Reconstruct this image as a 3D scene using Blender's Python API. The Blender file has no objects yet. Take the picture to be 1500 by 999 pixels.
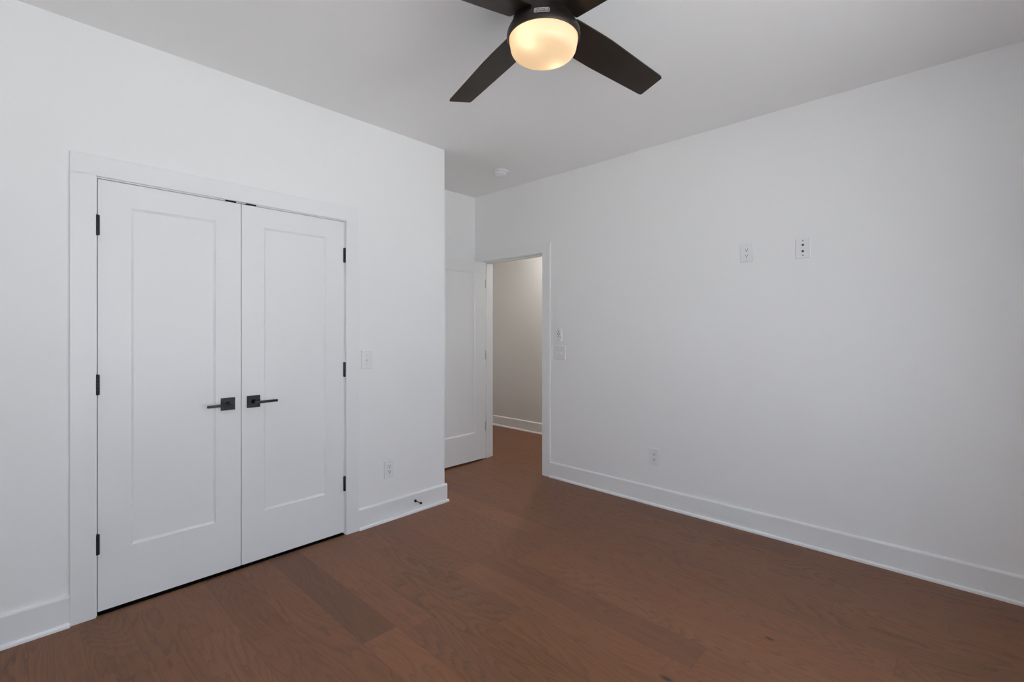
import bpy, bmesh, math, random
from mathutils import Vector, Matrix

# ------------------------------------------------------------------ camera, world, exposure
scene = bpy.context.scene
COL = scene.collection
R = math.radians

CAM_Z = 1.3304
cam_data = bpy.data.cameras.new('camera')
cam_data.sensor_width = 36.0
cam_data.lens = 693.87 / 1500.0 * 36.0
cam_data.shift_y = -(499.5 - 484.86) / 1500.0
cam_data.clip_start = 0.02
cam = bpy.data.objects.new('camera', cam_data)
COL.objects.link(cam)
cam.location = (0, 0, CAM_Z)
cam.rotation_euler = (R(90), 0, R(43.4497 - 90))
scene.camera = cam

WORLD_STRENGTH = 4.2
SKY_TOP, SKY_LOW = (0.72, 0.90, 1.14, 1), (0.94, 1.04, 1.16, 1)
GROUND_FILL = (1.64, 1.72, 1.75, 1)  # ground half raised above the sky as an added fill for the ceiling
world = bpy.data.worlds.new('overcast_sky')
scene.world = world
world.use_nodes = True
wn = world.node_tree
wn.nodes.clear()
w_out = wn.nodes.new('ShaderNodeOutputWorld')
w_bg = wn.nodes.new('ShaderNodeBackground')
w_tc = wn.nodes.new('ShaderNodeTexCoord')
w_sep = wn.nodes.new('ShaderNodeSeparateXYZ')
w_map = wn.nodes.new('ShaderNodeMapRange')
w_ramp = wn.nodes.new('ShaderNodeValToRGB')
w_map.inputs['From Min'].default_value = -1
w_map.inputs['From Max'].default_value = 1
wn.links.new(w_tc.outputs['Generated'], w_sep.inputs[0])
wn.links.new(w_sep.outputs['Z'], w_map.inputs['Value'])
wn.links.new(w_map.outputs[0], w_ramp.inputs[0])
wn.links.new(w_ramp.outputs[0], w_bg.inputs['Color'])
wn.links.new(w_bg.outputs[0], w_out.inputs[0])
els = w_ramp.color_ramp.elements
els[0].position = 0.44; els[0].color = GROUND_FILL
els[1].position = 0.52; els[1].color = SKY_LOW
e = els.new(0.85); e.color = SKY_TOP
w_bg.inputs['Strength'].default_value = WORLD_STRENGTH

BULB_POWER = 1.2
HALL_POWER = 280.0

scene.view_settings.view_transform = 'Standard'
scene.view_settings.look = 'None'
scene.view_settings.gamma = 1.0
scene.view_settings.use_curve_mapping = False
scene.view_settings.exposure = 0.0
scene.cycles.use_denoising = True
scene.cycles.max_bounces = 14
scene.cycles.diffuse_bounces = 10
scene.cycles.sample_clamp_indirect = 6.0

# ------------------------------------------------------------------ room measures (metres)
XR = 3.3813      # right wall face
YC = 2.9254      # closet wall face
YA = 3.744       # alcove back wall face
XL = -0.52       # wall behind the camera's shoulder
YB = -0.555      # window wall
H = 2.743
XCORNER = 2.323  # end of the closet wall
T = 0.126        # wall thickness
XH = 4.70        # hall wall face
YH0, YH1 = 1.2, 5.2
CAS_T = 0.018
DOOR_TOP = 2.0412

# ------------------------------------------------------------------ node helpers
def new_mat(name):
    m = bpy.data.materials.new(name)
    m.use_nodes = True
    nt = m.node_tree
    b = nt.nodes['Principled BSDF']
    return m, nt, b


def node(nt, t, **kw):
    n = nt.nodes.new(t)
    for k, v in kw.items():
        setattr(n, k, v)
    return n


def math_node(nt, op, a, b=None, c=None, clamp=False):
    n = nt.nodes.new('ShaderNodeMath')
    n.operation = op
    n.use_clamp = clamp
    for i, v in enumerate((a, b, c)):
        if v is None:
            continue
        if isinstance(v, (int, float)):
            n.inputs[i].default_value = v
        else:
            nt.links.new(v, n.inputs[i])
    return n.outputs[0]


def mix_col(nt, fac, a, b, blend='MIX'):
    n = nt.nodes.new('ShaderNodeMix')
    n.data_type = 'RGBA'
    n.blend_type = blend
    for sock, v in ((n.inputs[0], fac), (n.inputs[6], a), (n.inputs[7], b)):
        if isinstance(v, (int, float)):
            sock.default_value = v
        elif isinstance(v, tuple):
            sock.default_value = v
        else:
            nt.links.new(v, sock)
    return n.outputs[2]


def paint(name, col, rough, bump=0.0, scale=300.0, spec=0.5):
    m, nt, b = new_mat(name)
    b.inputs['Roughness'].default_value = rough
    b.inputs['Specular IOR Level'].default_value = spec
    tc = node(nt, 'ShaderNodeTexCoord')
    n1 = node(nt, 'ShaderNodeTexNoise')
    n1.inputs['Scale'].default_value = 1.3
    nt.links.new(tc.outputs['Object'], n1.inputs['Vector'])
    c2 = tuple(x * 0.975 for x in col)
    nt.links.new(mix_col(nt, n1.outputs[0], (*col, 1), (*c2, 1)), b.inputs['Base Color'])
    if bump:
        n2 = node(nt, 'ShaderNodeTexNoise')
        n2.inputs['Scale'].default_value = scale
        nt.links.new(tc.outputs['Object'], n2.inputs['Vector'])
        bp = node(nt, 'ShaderNodeBump')
        bp.inputs['Strength'].default_value = bump
        bp.inputs['Distance'].default_value = 0.001
        nt.links.new(n2.outputs[0], bp.inputs['Height'])
        nt.links.new(bp.outputs[0], b.inputs['Normal'])
    return m


M_WALL = paint('wall_paint', (0.89, 0.89, 0.89), 0.75, 0.05, 350, 0.3)
M_CEIL = paint('ceiling_paint', (0.90, 0.90, 0.90), 0.9, 0.05, 300, 0.2)
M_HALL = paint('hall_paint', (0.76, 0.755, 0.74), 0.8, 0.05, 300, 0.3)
M_TRIM = paint('trim_enamel', (0.862, 0.868, 0.871), 0.38, 0.0, 100, 0.4)
M_DOOR = paint('door_enamel', (0.864, 0.870, 0.873), 0.42, 0.02, 200, 0.4)
M_PLATE = paint('white_plastic', (0.84, 0.845, 0.86), 0.35, 0.0)
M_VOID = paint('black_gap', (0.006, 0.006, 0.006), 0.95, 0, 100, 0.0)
M_SHOE = paint('shoe_enamel', (0.94, 0.94, 0.94), 0.22, 0.0, 100, 0.6)
M_DARK = paint('closet_interior', (0.30, 0.29, 0.28), 0.9)


def metal(name, col, rough, met=1.0, spec=0.5):
    m, nt, b = new_mat(name)
    tc = node(nt, 'ShaderNodeTexCoord')
    n1 = node(nt, 'ShaderNodeTexNoise')
    n1.inputs['Scale'].default_value = 40
    nt.links.new(tc.outputs['Object'], n1.inputs['Vector'])
    nt.links.new(mix_col(nt, n1.outputs[0], (*col, 1), (*[x * 0.85 for x in col], 1)), b.inputs['Base Color'])
    b.inputs['Metallic'].default_value = met
    b.inputs['Roughness'].default_value = rough
    b.inputs['Specular IOR Level'].default_value = spec
    return m


M_BLACK = metal('matte_black_metal', (0.018, 0.020, 0.024), 0.42, 0.3)
M_SLOT = metal('dark_slot', (0.03, 0.03, 0.03), 0.6, 0.0)
M_SATIN = metal('satin_nickel', (0.55, 0.55, 0.54), 0.35, 1.0)
M_BRONZE = metal('noble_bronze', (0.040, 0.033, 0.028), 0.38, 0.55)
M_SILVER = metal('badge_silver', (0.80, 0.80, 0.80), 0.28, 0.9)
M_SCREW = metal('screw_white', (0.62, 0.62, 0.62), 0.4, 0.2)


def blade_material():
    m, nt, b = new_mat('dark_walnut_blade')
    tc = node(nt, 'ShaderNodeTexCoord')
    mp = node(nt, 'ShaderNodeMapping')
    mp.inputs['Scale'].default_value = (3, 60, 60)
    nt.links.new(tc.outputs['Object'], mp.inputs['Vector'])
    n1 = node(nt, 'ShaderNodeTexNoise')
    n1.inputs['Scale'].default_value = 1.5
    n1.inputs['Detail'].default_value = 4
    nt.links.new(mp.outputs[0], n1.inputs['Vector'])
    nt.links.new(mix_col(nt, n1.outputs[0], (0.026, 0.016, 0.010, 1), (0.011, 0.008, 0.006, 1)), b.inputs['Base Color'])
    b.inputs['Roughness'].default_value = 0.36
    b.inputs['Specular IOR Level'].default_value = 0.36
    return m


M_BLADE = blade_material()


def shade_material():
    m = bpy.data.materials.new('frosted_amber_glass')
    m.use_nodes = True
    nt = m.node_tree
    nt.nodes.clear()
    out = node(nt, 'ShaderNodeOutputMaterial')
    tr = node(nt, 'ShaderNodeBsdfTranslucent')
    df = node(nt, 'ShaderNodeBsdfDiffuse')
    gl = node(nt, 'ShaderNodeBsdfGlossy')
    em = node(nt, 'ShaderNodeEmission')
    tr.inputs['Color'].default_value = (0.97, 0.87, 0.72, 1)
    df.inputs['Color'].default_value = (0.92, 0.80, 0.62, 1)
    gl.inputs['Roughness'].default_value = 0.25
    em.inputs['Color'].default_value = (1.0, 0.60, 0.27, 1)
    em.inputs['Strength'].default_value = 0.40
    m1 = node(nt, 'ShaderNodeMixShader'); m1.inputs[0].default_value = 0.45
    m2 = node(nt, 'ShaderNodeMixShader'); m2.inputs[0].default_value = 0.03
    ad = node(nt, 'ShaderNodeAddShader')
    nt.links.new(tr.outputs[0], m1.inputs[1]); nt.links.new(df.outputs[0], m1.inputs[2])
    nt.links.new(m1.outputs[0], m2.inputs[1]); nt.links.new(gl.outputs[0], m2.inputs[2])
    nt.links.new(m2.outputs[0], ad.inputs[0]); nt.links.new(em.outputs[0], ad.inputs[1])
    nt.links.new(ad.outputs[0], out.inputs[0])
    return m


M_SHADE = shade_material()


def glow_material(name, col, s):
    m = bpy.data.materials.new(name)
    m.use_nodes = True
    nt = m.node_tree
    nt.nodes.clear()
    out = node(nt, 'ShaderNodeOutputMaterial')
    em = node(nt, 'ShaderNodeEmission')
    em.inputs['Color'].default_value = (*col, 1)
    em.inputs['Strength'].default_value = s
    nt.links.new(em.outputs[0], out.inputs[0])
    return m


def pane_material():
    m = bpy.data.materials.new('window_glass')
    m.use_nodes = True
    nt = m.node_tree
    nt.nodes.clear()
    out = node(nt, 'ShaderNodeOutputMaterial')
    tr = node(nt, 'ShaderNodeBsdfTransparent')
    gl = node(nt, 'ShaderNodeBsdfGlossy')
    gl.inputs['Roughness'].default_value = 0.02
    mx = node(nt, 'ShaderNodeMixShader'); mx.inputs[0].default_value = 0.05
    nt.links.new(tr.outputs[0], mx.inputs[1]); nt.links.new(gl.outputs[0], mx.inputs[2])
    nt.links.new(mx.outputs[0], out.inputs[0])
    return m


M_PANE = pane_material()


def floor_material():
    m, nt, b = new_mat('stained_oak_planks')
    L = nt.links
    a_rand = node(nt, 'ShaderNodeAttribute', attribute_name='plank_rand')     # r,g,b random, a: tone
    a_edge = node(nt, 'ShaderNodeAttribute', attribute_name='plank_edge')     # u, len-u, v, w-v (metres)
    sr = node(nt, 'ShaderNodeSeparateColor'); L.new(a_rand.outputs['Color'], sr.inputs[0])
    se = node(nt, 'ShaderNodeSeparateColor'); L.new(a_edge.outputs['Color'], se.inputs[0])
    rnd, rnd2, tone = sr.outputs[0], sr.outputs[1], sr.outputs[2]
    tc = node(nt, 'ShaderNodeTexCoord')
    sp = node(nt, 'ShaderNodeSeparateXYZ'); L.new(tc.outputs['Object'], sp.inputs[0])
    X, Y = sp.outputs[0], sp.outputs[1]

    def coords(sx, sy, off):
        c = node(nt, 'ShaderNodeCombineXYZ')
        L.new(math_node(nt, 'ADD', math_node(nt, 'MULTIPLY', X, sx), math_node(nt, 'MULTIPLY', rnd, off)), c.inputs[0])
        L.new(math_node(nt, 'ADD', math_node(nt, 'MULTIPLY', Y, sy), math_node(nt, 'MULTIPLY', rnd2, off)), c.inputs[1])
        L.new(math_node(nt, 'MULTIPLY', rnd, 37.0), c.inputs[2])
        return c.outputs[0]

    def noise(vec, scale, detail=2.0, rough=0.5, dist=0.0):
        n = node(nt, 'ShaderNodeTexNoise')
        n.inputs['Scale'].default_value = scale
        n.inputs['Detail'].default_value = detail
        n.inputs['Roughness'].default_value = rough
        n.inputs['Distortion'].default_value = dist
        L.new(vec, n.inputs['Vector'])
        return n.outputs[0]

    # cathedral figure: contour lines of a stretched noise field
    field = noise(coords(5.0, 0.9, 61.0), 1.0, 1.5, 0.4, 0.25)
    jag = noise(coords(60, 14, 23.0), 1.0, 2.0, 0.5)
    rings = math_node(nt, 'ADD', math_node(nt, 'MULTIPLY', field, 24.0), math_node(nt, 'MULTIPLY', jag, 0.9))
    saw = math_node(nt, 'FRACT', rings)
    line = math_node(nt, 'POWER', saw, 3.0)
    # fine fibres along the plank
    fib = noise(coords(170, 5.0, 91.0), 1.0, 3.0, 0.6)
    pores = noise(coords(420, 16.0, 47.0), 1.0, 2.0, 0.6)
    cloud = noise(coords(5, 1.6, 17.0), 1.0, 3.0, 0.55)
    # colours
    warm = mix_col(nt, rnd2, (0.275, 0.100, 0.040, 1), (0.255, 0.101, 0.038, 1))
    base = mix_col(nt, math_node(nt, 'MULTIPLY', rnd, 0.75), warm, (0.225, 0.090, 0.044, 1))
    base = mix_col(nt, math_node(nt, 'MULTIPLY', cloud, 0.75), base, (0.186, 0.088, 0.043, 1))
    grain_amt = math_node(nt, 'MULTIPLY', line, math_node(nt, 'ADD', 0.22, math_node(nt, 'MULTIPLY', rnd2, 0.45)))
    col = mix_col(nt, grain_amt, base, (0.090, 0.041, 0.024, 1))
    fibm = math_node(nt, 'MULTIPLY', math_node(nt, 'SUBTRACT', fib, 0.42, clamp=True), 1.1)
    col = mix_col(nt, fibm, col, (0.135, 0.062, 0.037, 1))
    porem = math_node(nt, 'MULTIPLY', math_node(nt, 'SUBTRACT', pores, 0.56, clamp=True), 1.6)
    col = mix_col(nt, porem, col, (0.080, 0.038, 0.024, 1))
    # per-plank tone
    tn = node(nt, 'ShaderNodeCombineColor')
    for i in range(3):
        L.new(tone, tn.inputs[i])
    col = mix_col(nt, 1.0, col, tn.outputs[0], 'MULTIPLY')
    # knots
    for kx, ky, ra, rb in ((1.722, 0.815, 0.012, 0.030), (2.252, 0.600, 0.011, 0.022)):
        dx = math_node(nt, 'DIVIDE', math_node(nt, 'SUBTRACT', X, kx), ra)
        dy = math_node(nt, 'DIVIDE', math_node(nt, 'SUBTRACT', Y, ky), rb)
        d = math_node(nt, 'SQRT', math_node(nt, 'ADD', math_node(nt, 'MULTIPLY', dx, dx), math_node(nt, 'MULTIPLY', dy, dy)))
        d = math_node(nt, 'ADD', d, math_node(nt, 'MULTIPLY', jag, 0.6))
        k = math_node(nt, 'SUBTRACT', 1.55, d, clamp=True)
        col = mix_col(nt, math_node(nt, 'MULTIPLY', k, 0.85), col, (0.022, 0.013, 0.010, 1))
    # micro-bevel seams
    e1 = math_node(nt, 'MINIMUM', se.outputs[0], se.outputs[1])
    edge = math_node(nt, 'MINIMUM', se.outputs[2], a_edge.outputs['Alpha'])
    edge = math_node(nt, 'MINIMUM', e1, edge)
    seam = math_node(nt, 'SUBTRACT', 1.0, math_node(nt, 'DIVIDE', edge, 0.0016), clamp=True)
    col = mix_col(nt, math_node(nt, 'MULTIPLY', seam, 0.45), col, (0.035, 0.018, 0.012, 1))
    L.new(col, b.inputs['Base Color'])
    rg = math_node(nt, 'ADD', 0.34, math_node(nt, 'MULTIPLY', fib, 0.16))
    L.new(rg, b.inputs['Roughness'])
    b.inputs['Specular IOR Level'].default_value = 0.36
    hgt = math_node(nt, 'SUBTRACT', math_node(nt, 'MULTIPLY', fib, 0.12), math_node(nt, 'ADD', math_node(nt, 'MULTIPLY', line, 0.1), seam))
    bp = node(nt, 'ShaderNodeBump')
    bp.inputs['Strength'].default_value = 0.10
    bp.inputs['Distance'].default_value = 0.001
    L.new(hgt, bp.inputs['Height'])
    L.new(bp.outputs[0], b.inputs['Normal'])
    return m


M_FLOOR = floor_material()

# ------------------------------------------------------------------ mesh helpers
def box(bm, x0, x1, y0, y1, z0, z1, bev=0.0, seg=2):
    vs = [bm.verts.new((x, y, z)) for x in (x0, x1) for y in (y0, y1) for z in (z0, z1)]
    idx = ((0, 1, 3, 2), (4, 6, 7, 5), (0, 4, 5, 1), (2, 3, 7, 6), (0, 2, 6, 4), (1, 5, 7, 3))
    fs = [bm.faces.new([vs[i] for i in f]) for f in idx]
    bmesh.ops.recalc_face_normals(bm, faces=fs)
    if bev:
        es = list({e for f in fs for e in f.edges})
        bmesh.ops.bevel(bm, geom=es, offset=bev, segments=seg, profile=0.5, affect='EDGES')
    return bm


def lathe(bm, prof, seg=48, cx=0, cy=0, axis='Z', org=(0, 0, 0), cap=True):
    """prof: list of (radius, height) along the axis; axis is Z, or Y (out of a wall)."""
    rings = []
    for r, z in prof:
        ring = []
        for i in range(seg):
            a = 2 * math.pi * i / seg
            p = (r * math.cos(a), r * math.sin(a), z) if axis == 'Z' else ((z, r * math.cos(a), r * math.sin(a)) if axis == 'X' else (r * math.cos(a), z, r * math.sin(a)))
            ring.append(bm.verts.new((p[0] + org[0], p[1] + org[1], p[2] + org[2])))
        rings.append(ring)
    fs = []
    for a, b in zip(rings, rings[1:]):
        for i in range(seg):
            j = (i + 1) % seg
            fs.append(bm.faces.new((a[i], a[j], b[j], b[i])))
    if cap:
        fs.append(bm.faces.new(rings[0]))
        fs.append(bm.faces.new(rings[-1]))
    bmesh.ops.recalc_face_normals(bm, faces=fs)
    return bm


def prism(bm, pts, axis, a0, a1):
    """extrude a 2D outline: axis X -> pts are (y,z), Y -> (x,z), Z -> (x,y)."""
    def P(p, t):
        return {'X': (t, p[0], p[1]), 'Y': (p[0], t, p[1]), 'Z': (p[0], p[1], t)}[axis]
    A = [bm.verts.new(P(p, a0)) for p in pts]
    B = [bm.verts.new(P(p, a1)) for p in pts]
    n = len(pts)
    fs = [bm.faces.new(A), bm.faces.new(list(reversed(B)))]
    for i in range(n):
        j = (i + 1) % n
        fs.append(bm.faces.new((A[j], A[i], B[i], B[j])))
    bmesh.ops.recalc_face_normals(bm, faces=fs)
    return bm


def obj(name, bm, mat, parent=None, smooth=False, label=None):
    me = bpy.data.meshes.new(name)
    bm.to_mesh(me)
    bm.free()
    me.materials.append(mat)
    if smooth:
        me.polygons.foreach_set('use_smooth', [True] * len(me.polygons))
        me.set_sharp_from_angle(angle=R(38))
    o = bpy.data.objects.new(name, me)
    COL.objects.link(o)
    if parent:
        o.parent = parent
    if label:
        o['label'] = label
    return o


def tag(o, label, cat, kind=None, group=None):
    o['label'] = label
    o['category'] = cat
    if kind:
        o['kind'] = kind
    if group:
        o['group'] = group
    return o


def thing(name, label, cat, loc=(0, 0, 0), rz=0.0, kind=None, group=None):
    o = bpy.data.objects.new(name, None)
    o.empty_display_size = 0.05
    COL.objects.link(o)
    o.location = loc
    o.rotation_euler = (0, 0, rz)
    return tag(o, label, cat, kind, group)


def dup(root, loc, rz, label):
    def cp(o, parent):
        c = o.copy()
        COL.objects.link(c)
        c.parent = parent
        for ch in list(o.children):
            cp(ch, c)
        return c
    kids = list(root.children)
    r = root.copy()
    COL.objects.link(r)
    r.location = loc
    r.rotation_euler = (0, 0, rz)
    r['label'] = label
    for k in kids:
        cp(k, r)
    return r


B = bmesh.new

# ------------------------------------------------------------------ floor
def build_floor():
    rng = random.Random(11)
    x0, w = 0.0435, 0.1637
    X0, X1, Y0, Y1 = XL - 0.15, XH + 0.1, YB - 0.2, YH1 + 0.1
    joints = {6: [1.845], 3: [2.39], 14: [0.187, 2.08], 15: [0.64, 2.35], 17: [0.037, 2.39], 19: [1.878], 11: [2.03]}
    special = {(6, 0): (0.83, .9, .15), (14, 1): (1.12, .1, .35), (3, -1): (1.10, .5, .5), (6, -1): (1.12, .05, .3), (19, -1): (0.82, .9, .2), (11, -1): (0.955, .85, .2)}
    bm = B()
    cr = bm.loops.layers.float_color.new('plank_rand')
    ce = bm.loops.layers.float_color.new('plank_edge')
    i0 = math.floor((X0 - x0) / w)
    i1 = math.ceil((X1 - x0) / w)
    for i in range(i0, i1):
        xa, xb = x0 + i * w, x0 + (i + 1) * w
        js = list(joints.get(i, []))
        if js:
            y = js[0]
        else:
            y = rng.uniform(Y0 - 0.5, Y0 + 1.4)
            js = [y]
        while js[-1] < Y1 + 0.4:
            js.append(js[-1] + rng.uniform(0.95, 1.9))
        while js[0] > Y0 - 0.2:
            js.insert(0, js[0] - rng.uniform(0.95, 1.9))
        key = joints.get(i, [None])[-1]
        for a, b in zip(js, js[1:]):
            tone = rng.gauss(1.0, 0.035)
            r1, r2 = rng.random(), rng.random()
            if key is not None:
                if a == key and (i, 0) in special:
                    tone, r1, r2 = special[(i, 0)]
                if b == key and (i, -1) in special:
                    tone, r1, r2 = special[(i, -1)]
                if a == key and (i, 1) in special:
                    tone, r1, r2 = special[(i, 1)]
            vs = [bm.verts.new(p) for p in ((xa, a, 0), (xb, a, 0), (xb, b, 0), (xa, b, 0))]
            f = bm.faces.new(vs)
            for lp, (u, v) in zip(f.loops, ((0, 0), (0, 1), (1, 1), (1, 0))):
                lp[cr] = (r1, r2, tone, 1)
                lp[ce] = (u * (b - a), (1 - u) * (b - a), v * w, (1 - v) * w)
    o = obj('floor', bm, M_FLOOR)
    # subfloor slab gives the planks a thickness
    tag(o, 'dark reddish brown oak plank floor running through the room and doorway', 'floor', 'structure')
    sb = B()
    box(sb, X0, X1, Y0, Y1, -0.06, -0.004)
    obj('subfloor', sb, M_DARK, o)
    return o


build_floor()

# ------------------------------------------------------------------ ceiling and walls
b = B()
box(b, XL - T, XH + T, YB - T, YH1 + T, H, H + 0.08)
tag(obj('ceiling', b, M_CEIL), 'smooth flat white ceiling above the whole room', 'ceiling', 'structure')

# closet opening and doorway (inside faces of the jambs)
CJ0, CJ1, CJH = 0.2725, 1.4945, 2.045
DJ0, DJ1, DJH = 2.806, 3.6175, 2.047
JT = 0.018

b = B()   # closet wall with its opening
box(b, XL - T, CJ0 - JT, YC, YC + T, 0, H)
box(b, CJ1 + JT, XCORNER, YC, YC + T, 0, H)
box(b, CJ0 - JT, CJ1 + JT, YC, YC + T, CJH + JT, H)
box(b, XCORNER - T, XCORNER, YC + T, YA, 0, H)
tag(obj('wall_left', b, M_WALL), 'white closet wall with the pair of panel doors, ending at an outside corner', 'wall', 'structure')

b = B()
box(b, XL - T, XR + T, YA, YA + T, 0, H)
tag(obj('wall_alcove', b, M_WALL), 'white wall closing the alcove behind the open bedroom door', 'wall', 'structure')

b = B()   # right wall with the doorway
box(b, XR, XR + T, YB - T, DJ0 - JT, 0, H)
box(b, XR, XR + T, DJ1 + JT, YA, 0, H)
box(b, XR, XR + T, DJ0 - JT, DJ1 + JT, DJH + JT, H)
tag(obj('wall_right', b, M_WALL), 'long plain white wall carrying three outlet plates and the doorway', 'wall', 'structure')

b = B()
box(b, XL - T, XL, YB - T, YC, 0, H)
tag(obj('wall_side', b, M_WALL), 'plain white wall beside the camera, out of the picture', 'wall', 'structure')

# window wall
WIN = [(-0.02, 1.00), (1.18, 2.20)]
WZ0, WZ1 = 0.50, 2.28
TB = 0.19  # back wall thickened on purpose: deep reveals cut the grazing window light
b = B()
xs = [XL] + [v for w_ in WIN for v in w_] + [XR]
for k in range(0, len(xs), 2):
    box(b, xs[k], xs[k + 1], YB - TB, YB, 0, H)
for xa, xb in WIN:
    box(b, xa, xb, YB - TB, YB, 0, WZ0)
    box(b, xa, xb, YB - TB, YB, WZ1, H)
tag(obj('wall_back', b, M_WALL), 'white window wall behind the camera, out of the picture', 'wall', 'structure')

# hallway beyond the doorway
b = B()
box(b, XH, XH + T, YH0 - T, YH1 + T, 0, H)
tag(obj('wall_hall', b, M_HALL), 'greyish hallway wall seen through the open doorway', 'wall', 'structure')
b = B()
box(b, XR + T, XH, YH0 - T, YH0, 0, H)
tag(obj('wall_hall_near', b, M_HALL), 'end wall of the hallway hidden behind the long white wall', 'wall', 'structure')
b = B()
box(b, XR + T, XH, YH1, YH1 + T, 0, H)
box(b, XR, XR + T, YA + T, YH1 + T, 0, H)
tag(obj('wall_hall_far', b, M_HALL), 'end wall of the hallway hidden behind the alcove', 'wall', 'structure')

# ------------------------------------------------------------------ windows behind the camera
for n, (xa, xb) in enumerate(WIN, 1):
    wroot = thing('window_%d' % n, 'white double-hung window behind the camera, nearer the %s wall' % ('closet door hinge side' if n == 1 else 'long outlet'), 'window', (0, 0, 0), 0, 'structure')
    b = B()
    f = 0.045
    y0, y1 = YB - TB + 0.01, YB - 0.005
    box(b, xa, xa + f, y0, y1, WZ0, WZ1, 0.003)
    box(b, xb - f, xb, y0, y1, WZ0, WZ1, 0.003)
    box(b, xa + f, xb - f, y0, y1, WZ0, WZ0 + f, 0.003)
    box(b, xa + f, xb - f, y0, y1, WZ1 - f, WZ1, 0.003)
    zm = (WZ0 + WZ1) / 2
    box(b, xa + f, xb - f, y0 + 0.03, y0 + 0.07, zm - 0.02, zm + 0.02, 0.003)
    obj('frame', b, M_TRIM, wroot)
    for z0, z1 in ((WZ0 + f, zm - 0.02), (zm + 0.02, WZ1 - f)):
        b = B()
        box(b, xa + f, xb - f, y0 + 0.045, y0 + 0.05, z0, z1)
        obj('pane', b, M_PANE, wroot)
    b = B()
    c = 0.089
    box(b, xa - c, xa, YB, YB + CAS_T, WZ0, WZ1 + c, 0.002)
    box(b, xb, xb + c, YB, YB + CAS_T, WZ0, WZ1 + c, 0.002)
    box(b, xa, xb, YB, YB + CAS_T, WZ1, WZ1 + c, 0.002)
    obj('casing', b, M_TRIM, wroot)
    b = B()
    box(b, xa - c - 0.02, xb + c + 0.02, YB - 0.01, YB + 0.05, WZ0 - 0.03, WZ0, 0.003)
    obj('sill', b, M_TRIM, wroot)

# ------------------------------------------------------------------ door frames (trim)
CW = 0.0895
CTOP = 2.1445
REV = 0.0045
tr = thing('trim_1', 'flat white casing and jamb framing the double closet doors', 'door frame', (0, 0, 0), 0, 'structure')
for xa, xb in ((CJ0 - REV - CW, CJ0 - REV), (CJ1 + REV, CJ1 + REV + CW)):
    b = B()
    box(b, xa, xb, YC - CAS_T, YC, 0.0, CJH + REV + 0.006, 0.0022)
    obj('casing_leg', b, M_TRIM, tr)
b = B()
box(b, CJ0 - REV - CW, CJ1 + REV + CW, YC - CAS_T, YC, CJH + REV + 0.0002, CTOP, 0.0022)
obj('casing_head', b, M_TRIM, tr)
b = B()
box(b, CJ0 - JT, CJ0, YC - 0.001, YC + T, 0.0, CJH + JT)
box(b, CJ1, CJ1 + JT, YC - 0.001, YC + T, 0.0, CJH + JT)
box(b, CJ0, CJ1, YC - 0.001, YC + T, CJH, CJH + JT)
box(b, CJ0, CJ0 + 0.011, YC + 0.040, YC + 0.075, 0.0, CJH)
box(b, CJ1 - 0.011, CJ1, YC + 0.040, YC + 0.075, 0.0, CJH)
box(b, CJ0 + 0.011, CJ1 - 0.011, YC + 0.040, YC + 0.075, CJH - 0.011, CJH)
obj('jamb', b, M_TRIM, tr)
for xa in (0.802, 0.9045):
    b = B()
    box(b, xa, xa + 0.0545, YC - 0.0045, YC + 0.030, CJH - 0.0028, CJH - 0.0004, 0.0004)
    prism(b, [(YC - 0.0045, CJH - 0.0028), (YC - 0.009, CJH + 0.0022), (YC - 0.0075, CJH + 0.0036), (YC - 0.0015, CJH - 0.0002)], 'X', xa + 0.001, xa + 0.0535)
    obj('ball_catch', b, M_BLACK, tr, label='small black catch plate above the meeting doors')
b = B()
box(b, CJ0, CJ1, YC - 0.001, YC + T, 0.0005, 0.004)  # added black strip, paints in the shade of the gap under the doors
obj('door_gap_shade', b, M_VOID, tr, label='black strip standing for the shade in the gap under the closet doors')

tr = thing('trim_2', 'flat white casing and jamb around the open doorway to the hall', 'door frame', (0, 0, 0), 0, 'structure')
DC0 = DJ0 - REV + 0.0035
b = B()
box(b, XR - CAS_T, XR, DC0 - CW, DC0, 0.0, DJH + REV + 0.006, 0.0022)
obj('casing_leg', b, M_TRIM, tr)
b = B()
box(b, XR - CAS_T, XR, DJ1 + REV, DJ1 + REV + CW, 0.0, DJH + REV + 0.006, 0.0022)
obj('casing_leg', b, M_TRIM, tr)
b = B()
box(b, XR - CAS_T, XR, DC0 - CW, DJ1 + REV + CW, DJH + REV + 0.0002, CTOP, 0.0022)
obj('casing_head', b, M_TRIM, tr)
b = B()
XJ = XR + T + 0.002
box(b, XR - 0.001, XJ, DJ0 - JT, DJ0, 0, DJH + JT)
box(b, XR - 0.001, XJ, DJ1, DJ1 + JT, 0, DJH + JT)
box(b, XR - 0.001, XJ, DJ0, DJ1, DJH, DJH + JT)
sx0, sx1 = XR + 0.040, XR + 0.078
box(b, sx0, sx1, DJ0, DJ0 + 0.011, 0, DJH, 0.001)
box(b, sx0, sx1, DJ1 - 0.011, DJ1, 0, DJH, 0.001)
box(b, sx0, sx1, DJ0 + 0.011, DJ1 - 0.011, DJH - 0.011, DJH, 0.001)
obj('jamb', b, M_TRIM, tr)
for ya, yb in ((DJ0 - REV - CW, DJ0 - REV), (DJ1 + REV, DJ1 + REV + CW)):
    b = B()
    box(b, XR + T, XR + T + CAS_T, ya, yb, 0.0, DJH + REV + 0.006, 0.0022)
    obj('casing_leg', b, M_TRIM, tr)
b = B()
box(b, XR + T, XR + T + CAS_T, DJ0 - REV - CW, DJ1 + REV + CW, DJH + REV + 0.0002, CTOP, 0.0022)
obj('casing_head', b, M_TRIM, tr)

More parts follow.
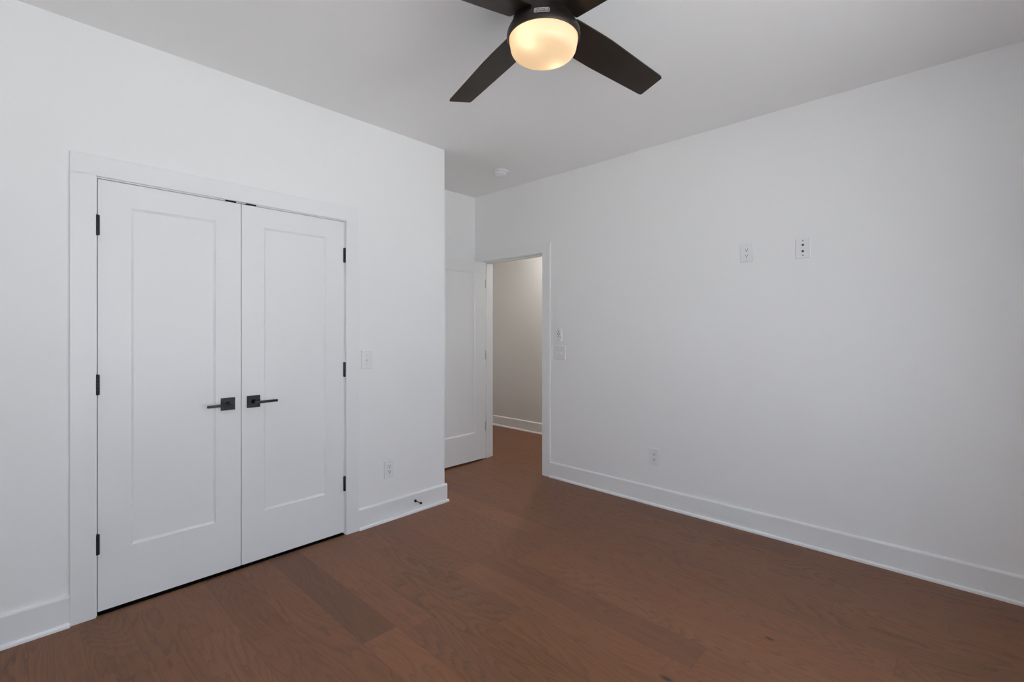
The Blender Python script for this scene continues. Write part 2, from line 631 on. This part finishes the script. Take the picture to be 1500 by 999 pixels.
# ------------------------------------------------------------------ baseboards with shoe moulding
BH, BT, SH, ST = 0.1405, 0.015, 0.018, 0.0125


def shoe_profile(sign):
    pts = [(0, 0), (sign * ST, 0)]
    for i in range(7):
        a = i / 6 * math.pi / 2
        pts.append((sign * ST * (0.35 + 0.65 * math.cos(a)) if i < 6 else sign * ST * 0.30, SH * (0.45 + 0.55 * math.sin(a))))
    pts.append((0, SH))
    return pts


def base_profile(sign):
    c = 0.010
    return [(0, 0), (sign * BT, 0), (sign * BT, BH - c), (sign * (BT - c * 0.22), BH - c * 0.55), (sign * (BT - c * 0.6), BH - c * 0.18), (sign * (BT - c), BH), (0, BH)]


def run(name, axis, face, a0, a1, sign, label, cat='baseboard', ret=None):
    """axis 'X': runs along x on a wall face at y=face (room side sign along y)."""
    root = thing(name, label, cat, (0, 0, 0), 0, 'structure')
    b = B()
    prism(b, [(face + p, z) for p, z in base_profile(sign)], axis, a0, a1)
    if ret:
        ret(b, 'board')
    obj('board', b, M_TRIM, root)
    b = B()
    prism(b, [(face + sign * BT + p, z) for p, z in shoe_profile(sign)], axis, a0, a1 + (0.0 if not ret else 0.0))
    if ret:
        ret(b, 'shoe')
    obj('shoe_moulding', b, M_SHOE, root)
    return root


run('baseboard_left', 'X', YC, XL, CJ0 - REV - CW, -1, 'white baseboard between the closet casing and the picture edge')


def corner_return(b, what):
    # the board turns the outside corner and runs into the alcove
    if what == 'board':
        prism(b, [(XCORNER + p, z) for p, z in base_profile(1)], 'Y', YC - BT, YA)
    else:
        prism(b, [(XCORNER + BT + p, z) for p, z in shoe_profile(1)], 'Y', YC - BT - ST * 0.9, YA)


def run_corner():
    root = thing('baseboard_corner', 'short white baseboard from the closet casing around the outside wall corner', 'baseboard', (0, 0, 0), 0, 'structure')
    xa = CJ1 + REV + CW
    b = B()
    prism(b, [(YC + p, z) for p, z in base_profile(-1)], 'X', xa, XCORNER + BT)
    prism(b, [(XCORNER + p, z) for p, z in base_profile(1)], 'Y', YC - 0.0005, YA)
    obj('board', b, M_TRIM, root)
    b = B()
    prism(b, [(YC - BT + p, z) for p, z in shoe_profile(-1)], 'X', xa, XCORNER + BT + ST * 0.85)
    prism(b, [(XCORNER + BT + p, z) for p, z in shoe_profile(1)], 'Y', YC - BT - 0.0005, YA)
    obj('shoe_moulding', b, M_SHOE, root)


run_corner()
run('baseboard_right', 'Y', XR, YB, DC0 - CW, -1, 'white baseboard with bright shoe moulding along the long plain wall')
run('baseboard_alcove', 'X', YA, XCORNER + BT + ST + 0.001, XR, -1, 'white baseboard of the alcove hidden behind the open door')
run('baseboard_hall', 'Y', XH, YH0, YH1, -1, 'white baseboard of the hallway seen through the doorway')
run('baseboard_side', 'Y', XL, YB, YC - 0.03, 1, 'white baseboard of the wall beside the camera')
run('baseboard_back', 'X', YB, XL + 0.03, XR - 0.03, 1, 'white baseboard below the windows behind the camera')

# ------------------------------------------------------------------ panel doors
def panel_door(bm, w, h, t, sl, sr, rt, rb, depth=0.0095, bev=0.011, both=True):
    """one-panel shaker door, local x 0..w, z 0..h, front face at y=0 looking to -y, back at y=t."""
    def face(y, dy, flip):
        o = [(0, 0), (w, 0), (w, h), (0, h)]
        i1 = [(sl, rb), (w - sr, rb), (w - sr, h - rt), (sl, h - rt)]
        e = 0.0015
        i2 = [(sl + bev, rb + bev), (w - sr - bev, rb + bev), (w - sr - bev, h - rt - bev), (sl + bev, h - rt - bev)]
        O = [bm.verts.new((x, y, z)) for x, z in o]
        I1 = [bm.verts.new((x, y, z)) for x, z in i1]
        I1b = [bm.verts.new((x + (e if k in (0, 3) else -e), y + dy * 0.35, z + (e if k in (0, 1) else -e))) for k, (x, z) in enumerate(i1)]
        I2 = [bm.verts.new((x, y + dy, z)) for x, z in i2]
        fs = []
        for a, b_ in ((O, I1), (I1, I1b), (I1b, I2)):
            for k in range(4):
                j = (k + 1) % 4
                fs.append(bm.faces.new((a[k], a[j], b_[j], b_[k])))
        fs.append(bm.faces.new(I2))
        return O, fs
    F, f1 = face(0, depth, False)
    K, f2 = face(t, -depth, True)
    fs = f1 + f2
    for k in range(4):
        j = (k + 1) % 4
        fs.append(bm.faces.new((F[j], F[k], K[k], K[j])))
    bmesh.ops.recalc_face_normals(bm, faces=fs)
    return bm


def knuckle_hinge(parent, x, y, z0, z1, r=0.0082):
    """five-knuckle black barrel with finials plus its two leaves, local to the door."""
    b = B()
    n = 5
    s = (z1 - z0) / n
    prof = [(r * 0.55, z0 - 0.003), (r * 0.85, z0 - 0.0015)]
    for k in range(n):
        a, c = z0 + k * s, z0 + (k + 1) * s
        prof += [(r, a + 0.0004), (r, c - 0.0004)]
        if k < n - 1:
            prof += [(r * 0.88, c - 0.0002), (r * 0.88, c + 0.0002)]
    prof += [(r * 0.85, z1 + 0.0015), (r * 0.55, z1 + 0.003)]
    lathe(b, prof, 20, org=(x, y, 0))
    box(b, x - 0.0012, x + 0.0012, y, y + 0.030, z0, z1)
    return obj('hinge', b, M_BLACK, parent, True, label='black barrel hinge')


def closet_handle(parent, x, z, sgn):
    """square rose with lever; sgn = direction of the lever along x."""
    b = B()
    box(b, x - 0.034, x + 0.034, -0.010, 0.0, z - 0.034, z + 0.034, 0.0012)
    hnd = obj('handle', b, M_BLACK, parent, False, label='matte black square rose with straight lever')
    for dz in (-0.021, 0.021):
        b = B()
        lathe(b, [(0.0034, -0.0106), (0.0034, -0.0098)], 14, axis='Y', org=(x, 0, z + dz))
        obj('screw', b, M_SLOT, hnd, True)
    b = B()
    lathe(b, [(0.0135, -0.009), (0.0125, -0.020), (0.0095, -0.030), (0.0085, -0.058)], 24, axis='Y', org=(x, 0, z))
    obj('neck', b, M_BLACK, hnd, True)
    b = B()
    xa, xb = sorted((x - sgn * 0.010, x + sgn * 0.112))
    box(b, xa, xb, -0.0620, -0.0500, z - 0.0068, z + 0.0068, 0.0022)
    obj('lever', b, M_BLACK, hnd, True)
    return hnd


DW = 0.6055
DH = DOOR_TOP - 0.018
D1X = 0.2755
HZ = ((1.870, 1.780), (1.125, 1.034), (0.380, 0.289))
d = thing('door_1', 'white one-panel closet door hinged beside the wide blank wall, lever pointing to its hinges', 'door', (D1X, YC, 0.018), 0, 'structure')
b = B()
panel_door(b, DW, DH, 0.035, 0.1235, 0.1225, 0.1145, 0.274)
obj('panel', b, M_DOOR, d)
for zt, zb in HZ:
    knuckle_hinge(d, -0.0015, -0.0055, zb - 0.018, zt - 0.018)
closet_handle(d, 0.816 - D1X, 0.930 - 0.018, -1)

D2X = 0.8845
d = thing('door_2', 'white one-panel closet door hinged beside the light switch, lever pointing to its hinges', 'door', (D2X, YC, 0.018), 0, 'structure')
b = B()
panel_door(b, DW + 0.002, DH, 0.035, 0.1185, 0.1250, 0.1145, 0.274)
obj('panel', b, M_DOOR, d)
for zt, zb in HZ:
    knuckle_hinge(d, DW + 0.0035, -0.0055, zb - 0.018, zt - 0.018)
closet_handle(d, 0.9455 - D2X, 0.930 - 0.018, 1)

# bedroom door, swung a little past ninety degrees into the alcove
BW = 0.806
d = thing('door_3', 'white one-panel bedroom door standing open in the alcove beside the doorway', 'door', (XR - 0.006, DJ1, 0.016), R(-0.8), 'structure')
b = B()
bm2 = B()
panel_door(bm2, BW, DOOR_TOP - 0.016, 0.035, 0.125, 0.135, 0.1145, 0.274)
bmesh.ops.translate(bm2, verts=bm2.verts, vec=(-BW, -0.036, 0))
obj('panel', bm2, M_DOOR, d)
b.free()
for zt, zb in HZ:
    b = B()
    box(b, 0.008, 0.0445, -0.0022, 0.0002, zb - 0.016, zt - 0.016)
    lathe(b, [(0.006, zb - 0.018), (0.006, zt - 0.014)], 16, org=(0.004, 0.004, 0))
    obj('hinge', b, M_SATIN, d, True, label='satin metal hinge leaf')
b = B()
box(b, -BW + 0.035, -BW + 0.103, -0.046, -0.036, 0.88, 0.948, 0.0012)
hn = obj('handle', b, M_BLACK, d, label='matte black square rose with straight lever')
b = B()
lathe(b, [(0.013, -0.045), (0.0085, -0.066), (0.0085, -0.094)], 24, axis='Y', org=(-BW + 0.069, 0, 0.914))
obj('neck', b, M_BLACK, hn, True)
b = B()
box(b, -BW + 0.059, -BW + 0.181, -0.098, -0.086, 0.907, 0.921, 0.002)
obj('lever', b, M_BLACK, hn, True)

# ------------------------------------------------------------------ wall plates
def plate_mesh(w, h, t=0.006):
    b = B()
    bm = b
    # a plate with sloping edges: outer outline, inner raised face
    s = 0.004
    outl = [(-w / 2, -h / 2), (w / 2, -h / 2), (w / 2, h / 2), (-w / 2, h / 2)]
    inl = [(-w / 2 + s, -h / 2 + s), (w / 2 - s, -h / 2 + s), (w / 2 - s, h / 2 - s), (-w / 2 + s, h / 2 - s)]
    rings = []
    for ol, y in ((outl, 0.0), (outl, t * 0.45), ([((a[0] * 2 + c[0]) / 3, (a[1] * 2 + c[1]) / 3) for a, c in zip(outl, inl)], t * 0.85), (inl, t)):
        rings.append([bm.verts.new((x, y, z)) for x, z in ol])
    fs = [bm.faces.new(rings[0]), bm.faces.new(rings[-1])]
    for a, c in zip(rings, rings[1:]):
        for k in range(4):
            j = (k + 1) % 4
            fs.append(bm.faces.new((a[k], a[j], c[j], c[k])))
    bmesh.ops.recalc_face_normals(bm, faces=fs)
    return bm


RZC = R(180)   # closet wall: plate looks towards -y
RZR = R(90)    # long wall: plate looks towards -x


def outlet(label, loc, rz):
    t = thing('wall_outlet', label, 'outlet', loc, rz, group='duplex wall outlets')
    obj('cover_plate', plate_mesh(0.080, 0.125), M_PLATE, t)
    b = B()
    box(b, -0.0168, 0.0168, 0.0045, 0.0078, -0.0335, 0.0335, 0.0008)
    rc = obj('receptacle', b, M_PLATE, t)
    for zc in (0.0192, -0.0192):
        b = B()
        box(b, -0.0085, -0.0052, 0.0066, 0.0081, zc - 0.0025, zc + 0.0080)
        box(b, 0.0052, 0.0082, 0.0066, 0.0081, zc - 0.0015, zc + 0.0075)
        lathe(b, [(0.0034, 0.0066), (0.0034, 0.0081)], 12, axis='Y', org=(0, 0, zc - 0.0085))
        obj('socket', b, M_VOID, rc, label='dark socket slots')
    for zc in (0.0475, -0.0475):
        b = B()
        lathe(b, [(0.0030, 0.0055), (0.0030, 0.0063), (0.0018, 0.0067)], 14, axis='Y', org=(0, 0, zc))
        obj('screw', b, M_SCREW, t, True)
    return t


ot = outlet('white duplex outlet low on the short wall, above the black door stop', (1.828, YC, 0.360), RZC)
dup(ot, (XR, 1.039, 1.853), RZR, 'white duplex outlet high on the long wall beside the jack plate')
dup(ot, (XR, 1.702, 0.369), RZR, 'white duplex outlet low on the long wall just above its baseboard')

t = thing('jack_plate', 'white wall plate with two coax jacks, high on the long wall', 'wall plate', (XR, 0.711, 1.845), RZR)
obj('cover_plate', plate_mesh(0.080, 0.125), M_PLATE, t)
for zc in (0.020, -0.019):
    b = B()
    lathe(b, [(0.0066, 0.005), (0.0066, 0.0080), (0.0050, 0.0081), (0.0050, 0.014), (0.0042, 0.0145)], 20, axis='Y', org=(0, 0, zc))
    obj('jack', b, M_SLOT, t, True, label='dark threaded coax jack')
for zc in (0.0465, -0.0455):
    b = B()
    lathe(b, [(0.0036, 0.0055), (0.0036, 0.0066), (0.0025, 0.0071)], 14, axis='Y', org=(0, 0, zc))
    obj('screw', b, metal('screw_grey', (0.16, 0.16, 0.16), 0.4, 0.6), t, True)


def toggle(parent, x):
    b = B()
    box(b, x - 0.0052, x + 0.0052, 0.0045, 0.0068, -0.0122, 0.0122, 0.0006)
    tg = obj('toggle', b, M_PLATE, parent)
    b = B()
    prism(b, [(0.005, -0.0095), (0.014, -0.0125), (0.0150, -0.0095), (0.014, -0.0060), (0.005, 0.0065)], 'X', x - 0.0036, x + 0.0036)
    obj('toggle_lever', b, M_PLATE, tg)
    for zc in (0.030, -0.030):
        b = B()
        lathe(b, [(0.0030, 0.0055), (0.0030, 0.0063), (0.0018, 0.0067)], 14, axis='Y', org=(x, 0, zc))
        obj('screw', b, M_SCREW, parent, True)


t = thing('light_switch', 'white single toggle switch beside the closet casing', 'light switch', (1.655, YC, 1.137), RZC)
obj('cover_plate', plate_mesh(0.080, 0.125), M_PLATE, t)
toggle(t, 0.0)

t = thing('light_switch', 'white two-gang toggle switch beside the doorway, below the fan remote', 'light switch', (XR, 2.613, 1.137), RZR)
obj('cover_plate', plate_mesh(0.128, 0.123), M_PLATE, t)
toggle(t, -0.023)
toggle(t, 0.023)

# fan remote in its cradle above the switch
def rounded_rect(w, h, r, n=6):
    pts = []
    for cx, cz, a0 in ((w / 2 - r, h / 2 - r, 0), (-w / 2 + r, h / 2 - r, 90), (-w / 2 + r, -h / 2 + r, 180), (w / 2 - r, -h / 2 + r, 270)):
        for i in range(n + 1):
            a = R(a0 + 90 * i / n)
            pts.append((cx + r * math.cos(a), cz + r * math.sin(a)))
    return pts


t = thing('fan_remote', 'small rounded white fan remote in a wall cradle above the two-gang switch', 'remote control', (XR, 2.606, 1.293), RZR)
b = B()
prism(b, rounded_rect(0.056, 0.084, 0.014), 'Y', 0.0, 0.010)
bmesh.ops.translate(b, verts=b.verts, vec=(0, 0, -0.018))
obj('cradle', b, M_PLATE, t, True)
b = B()
prism(b, rounded_rect(0.050, 0.122, 0.018), 'Y', 0.008, 0.024)
bmesh.ops.bevel(b, geom=[e_ for e_ in b.edges if all(abs(v.co.y - 0.024) < 1e-5 for v in e_.verts)], offset=0.004, segments=2, affect='EDGES')
body = obj('remote_body', b, M_PLATE, t, True)
for (x, z, w, h) in ((0.002, 0.030, 0.0055, 0.017), (0.0115, 0.011, 0.009, 0.009), (-0.0085, 0.011, 0.009, 0.009), (0.003, -0.008, 0.009, 0.011), (-0.0185, -0.020, 0.0035, 0.015)):
    b = B()
    prism(b, [(x + p, z + q) for p, q in rounded_rect(w, h, min(w, h) * 0.42, 4)], 'Y', 0.0225, 0.0252)
    obj('button', b, M_SLOT, body, True, label='small dark button')

# ------------------------------------------------------------------ door stop on the baseboard
t = thing('door_stop', 'small black rod door stop on the baseboard below the outlet', 'door stop', (2.039, YC - BT, 0.083), 0)
b = B()
lathe(b, [(0.0105, 0.0), (0.0105, -0.004), (0.0085, -0.008), (0.0045, -0.012)], 20, axis='Y')
obj('base', b, M_BLACK, t, True)
b = B()
lathe(b, [(0.0032, -0.010), (0.0032, -0.066)], 14, axis='Y')
obj('rod', b, M_BLACK, t, True)
b = B()
lathe(b, [(0.0040, -0.060), (0.0082, -0.063), (0.0086, -0.072), (0.0070, -0.076)], 18, axis='Y')
obj('tip', b, M_BLACK, t, True)

# ------------------------------------------------------------------ smoke detector
t = thing('smoke_detector', 'round white smoke detector on the ceiling near the doorway', 'smoke detector', (2.965, 2.950, H), 0)
b = B()
lathe(b, [(0.060, 0.0), (0.071, -0.001), (0.071, -0.009), (0.067, -0.013), (0.05, -0.014)], 48)
obj('base', b, M_PLATE, t, True)
b = B()
lathe(b, [(0.055, -0.0125), (0.0565, -0.017), (0.0545, -0.036), (0.046, -0.043), (0.015, -0.046)], 48)
bd = obj('body', b, M_PLATE, t, True)
b = B()
for k in range(18):
    a = 2 * math.pi * k / 18
    bb = B()
    box(bb, -0.0045, 0.0045, 0.0545, 0.0562, -0.0215, -0.0190)
    bmesh.ops.rotate(bb, verts=bb.verts, cent=(0, 0, 0), matrix=Matrix.Rotation(a, 3, 'Z'))
    me_ = bpy.data.meshes.new('tmp'); bb.to_mesh(me_); bb.free(); b.from_mesh(me_); bpy.data.meshes.remove(me_)
obj('vent', b, M_SCREW, bd)
b = B()
lathe(b, [(0.009, -0.0445), (0.009, -0.0475), (0.007, -0.048)], 20, org=(0.018, 0.0, 0))
obj('test_button', b, M_PLATE, bd, True)

# ------------------------------------------------------------------ ceiling fan
FX, FY = 1.4302, 1.1853
fan = thing('ceiling_fan', 'dark bronze four-blade ceiling fan with lit frosted bowl light', 'ceiling fan', (FX, FY, H), 0)
Z = lambda z: z - H
b = B()
lathe(b, [(0.086, Z(2.742)), (0.088, Z(2.725)), (0.098, Z(2.700)), (0.118, Z(2.690)), (0.121, Z(2.680)), (0.121, Z(2.590)), (0.112, Z(2.575)), (0.08, Z(2.572))], 64)
obj('motor_housing', b, M_BRONZE, fan, True)
b = B()
lathe(b, [(0.090, Z(2.5745)), (0.112, Z(2.572)), (0.1165, Z(2.560)), (0.119, Z(2.545)), (0.125, Z(2.525)), (0.1345, Z(2.508)), (0.1415, Z(2.494)), (0.1435, Z(2.482)), (0.1425, Z(2.472)), (0.1395, Z(2.466)), (0.136, Z(2.4655)), (0.134, Z(2.474)), (0.10, Z(2.480))], 72)
lh = obj('light_fitter', b, M_BRONZE, fan, True)

# glass bowl: a shell with real thickness
def bowl_profile(off):
    pts = [(0.1335 - off, Z(2.4735))]
    pts += [(0.1335 - off, Z(2.462)), (0.1315 - off, Z(2.452))]
    rr, zc, rc = 0.030 - off, 2.438, 0.0985
    for i in range(9):
        a = R(i * 90 / 8)
        pts.append((rc + rr * math.cos(a) * 1.0, Z(zc - rr * math.sin(a))))
    pts += [(0.06, Z(zc - rr - 0.0035)), (0.02, Z(zc - rr - 0.0055)), (0.001, Z(zc - rr - 0.0057))]
    return pts


b = B()
lathe(b, bowl_profile(0.0), 72, cap=False)
sh = obj('light_bowl', b, M_SHADE, fan, True, label='frosted glass bowl glowing warm')
M_BULB = glow_material('lit_bulb', (1.0, 0.86, 0.64), 7.5)
view_dir = math.atan2(-FY, -FX)
for bx, by in ((-0.0870, -0.004), (0.0860, 0.0095)):
    b = B()
    bmesh.ops.create_uvsphere(b, u_segments=16, v_segments=10, radius=0.014)
    bmesh.ops.translate(b, verts=b.verts, vec=(bx, by, Z(2.438)))
    lathe(b, [(0.010, Z(2.455)), (0.011, Z(2.476))], 14, org=(bx, by, 0))
    obj('bulb', b, M_BULB, sh, True)

# blades
def blade_mesh():
    b = B()
    # outline in (r, y): both edges widen at a knee and the tip is square with small rounded corners
    upper = [(0.113, 0.0690), (0.117, 0.0718), (0.25, 0.0768), (0.315, 0.0775), (0.345, 0.0765), (0.50, 0.0704), (0.647, 0.0650), (0.656, 0.0625), (0.660, 0.0570)]
    lower = [(r, -y) for r, y in reversed(upper)]
    inner = [(0.111, -0.062), (0.111, 0.062)]
    pts = lower + inner + upper
    droop = lambda r: Z(2.4878 + 0.0510 * (0.66 - r) / 0.53)
    pit = R(-13.0)
    n = len(pts)
    hw = 0.0028
    top, bot = [], []
    for r, y in pts:
        z = droop(r) + y * math.sin(pit)
        top.append(b.verts.new((r, y * math.cos(pit), z + hw)))
        bot.append(b.verts.new((r, y * math.cos(pit), z - hw)))
    fs = []
    # strips across the blade so that the faces stay planar enough
    m = len(upper)
    order_u = list(range(n - m, n))
    order_l = list(range(m - 1, -1, -1))
    for lst, flip in ((top, False), (bot, True)):
        iu, il = n - m - 1, m          # inner corners
        ru = [iu] + order_u
        rl = [il] + order_l
        for k in range(len(ru) - 1):
            fs.append(b.faces.new((lst[ru[k]], lst[ru[k + 1]], lst[rl[k + 1]], lst[rl[k]])))
    for k in range(n):
        j = (k + 1) % n
        fs.append(b.faces.new((top[k], top[j], bot[j], bot[k])))
    bmesh.ops.recalc_face_normals(b, faces=fs)
    return b


def arm_mesh():
    b = B()
    pit = R(-13.0)
    secs = [(0.080, 0.030, 2.5640, 0.0), (0.118, 0.030, 2.5600, 0.3), (0.150, 0.034, 2.5475, 1.0), (0.200, 0.036, 2.5390, 1.0), (0.235, 0.022, 2.5350, 1.0)]
    prev = None
    fs = []
    for r, hw_, z, p in secs:
        ring = []
        for y, dz in ((-hw_, 0.0), (hw_, 0.0), (hw_, 0.005), (-hw_, 0.005)):
            ring.append(b.verts.new((r, y * math.cos(pit * p), Z(z) + dz + y * math.sin(pit * p))))
        if prev:
            for k in range(4):
                j = (k + 1) % 4
                fs.append(b.faces.new((prev[k], prev[j], ring[j], ring[k])))
        else:
            fs.append(b.faces.new(ring))
        prev = ring
    fs.append(b.faces.new(prev))
    bmesh.ops.recalc_face_normals(b, faces=fs)
    return b


bl0 = obj('blade', blade_mesh(), M_BLADE, fan, label='dark blade, wider near the hub, square tip')
ar0 = obj('blade_arm', arm_mesh(), M_BRONZE, bl0)
bl0.rotation_euler = (0, 0, R(-10.735))
for k in range(1, 4):
    c = bl0.copy(); COL.objects.link(c); c.parent = fan
    c.rotation_euler = (0, 0, R(-10.735 + 90 * k))
    a2 = ar0.copy(); COL.objects.link(a2); a2.parent = c

# silver maker's badge on the fitter, facing the camera
bang = math.atan2(-FY, -FX) + R(-2.6)
rb = 0.1428
plate_w, plate_h = 0.056, 0.0175
b = B()
N = 14
zc, slope = Z(2.4915), 0.22


def badge_pt(s, v, out):
    """s along the arc (metres), v height, out distance off the housing."""
    r_ = rb + out - max(0.0, v + 0.002) * slope
    a = bang + s / rb
    return (r_ * math.cos(a), r_ * math.sin(a), zc + v)


half = []
for k in range(N + 1):
    s = -plate_w / 2 + plate_w * k / N
    half.append(s)
fs = []
front, back = [], []
for s in half:
    edge_ = 0.72 if (s == half[0] or s == half[-1]) else 1.0
    front.append([b.verts.new(badge_pt(s, v * edge_, 0.0026)) for v in (-plate_h / 2, plate_h / 2)])
    back.append([b.verts.new(badge_pt(s, v * edge_, -0.001)) for v in (-plate_h / 2, plate_h / 2)])
for k in range(N):
    fs.append(b.faces.new((front[k][0], front[k + 1][0], front[k + 1][1], front[k][1])))
    fs.append(b.faces.new((back[k][0], back[k][1], back[k + 1][1], back[k + 1][0])))
    for i in (0, 1):
        fs.append(b.faces.new((front[k][i], back[k][i], back[k + 1][i], front[k + 1][i])))
for k in (0, N):
    fs.append(b.faces.new((front[k][0], front[k][1], back[k][1], back[k][0])))
bmesh.ops.recalc_face_normals(b, faces=fs)
bd = obj('badge', b, M_SILVER, lh, label='small silver maker badge')
# dark field and raised silver letters
b = B()
fs = []
prev = None
for k in range(N + 1):
    s = (-plate_w / 2 + 0.0022) + (plate_w - 0.0044) * k / N
    edge_ = 0.80 if k in (0, N) else 1.0
    cur = [b.verts.new(badge_pt(s, v * edge_, 0.0029)) for v in (-plate_h / 2 + 0.0022, plate_h / 2 - 0.0022)]
    if prev:
        fs.append(b.faces.new((prev[0], cur[0], cur[1], prev[1])))
    prev = cur
bmesh.ops.recalc_face_normals(b, faces=fs)
obj('badge_field', b, metal('badge_grey', (0.20, 0.20, 0.20), 0.4, 0.5), bd)
txt = bpy.data.curves.new('lettering', 'FONT')
txt.body = 'HUNTER'
txt.size = 0.0130
txt.extrude = 0.0005
txt.align_x = 'CENTER'
txt.align_y = 'CENTER'
to = bpy.data.objects.new('lettering_source', txt)
COL.objects.link(to)
bpy.context.view_layer.update()
dg = bpy.context.evaluated_depsgraph_get()
me = bpy.data.meshes.new_from_object(to.evaluated_get(dg))
bpy.data.objects.remove(to)
xs_ = [v.co.x for v in me.vertices]
wtxt = max(xs_) - min(xs_)
sc_ = 0.046 / wtxt
for v in me.vertices:
    v.co = Vector(badge_pt(v.co.x * sc_, v.co.y, 0.0033 + v.co.z))
me.materials.clear()
me.materials.append(M_SILVER)
lo = bpy.data.objects.new('lettering', me)
COL.objects.link(lo)
lo.parent = bd

# ------------------------------------------------------------------ hallway ceiling light (out of the picture)
t = thing('ceiling_light', 'round flush hallway ceiling light hidden beyond the doorway', 'ceiling light', (4.30, 3.38, H), 0)
b = B()
lathe(b, [(0.090, 0.0), (0.092, -0.012), (0.080, -0.016), (0.076, -0.012)], 40)
obj('trim_ring', b, M_PLATE, t, True)
b = B()
lathe(b, [(0.076, -0.008), (0.075, -0.013), (0.001, -0.014)], 40)
obj('diffuser', b, glow_material('hall_glow', (1.0, 0.95, 0.89), HALL_POWER), t, True)
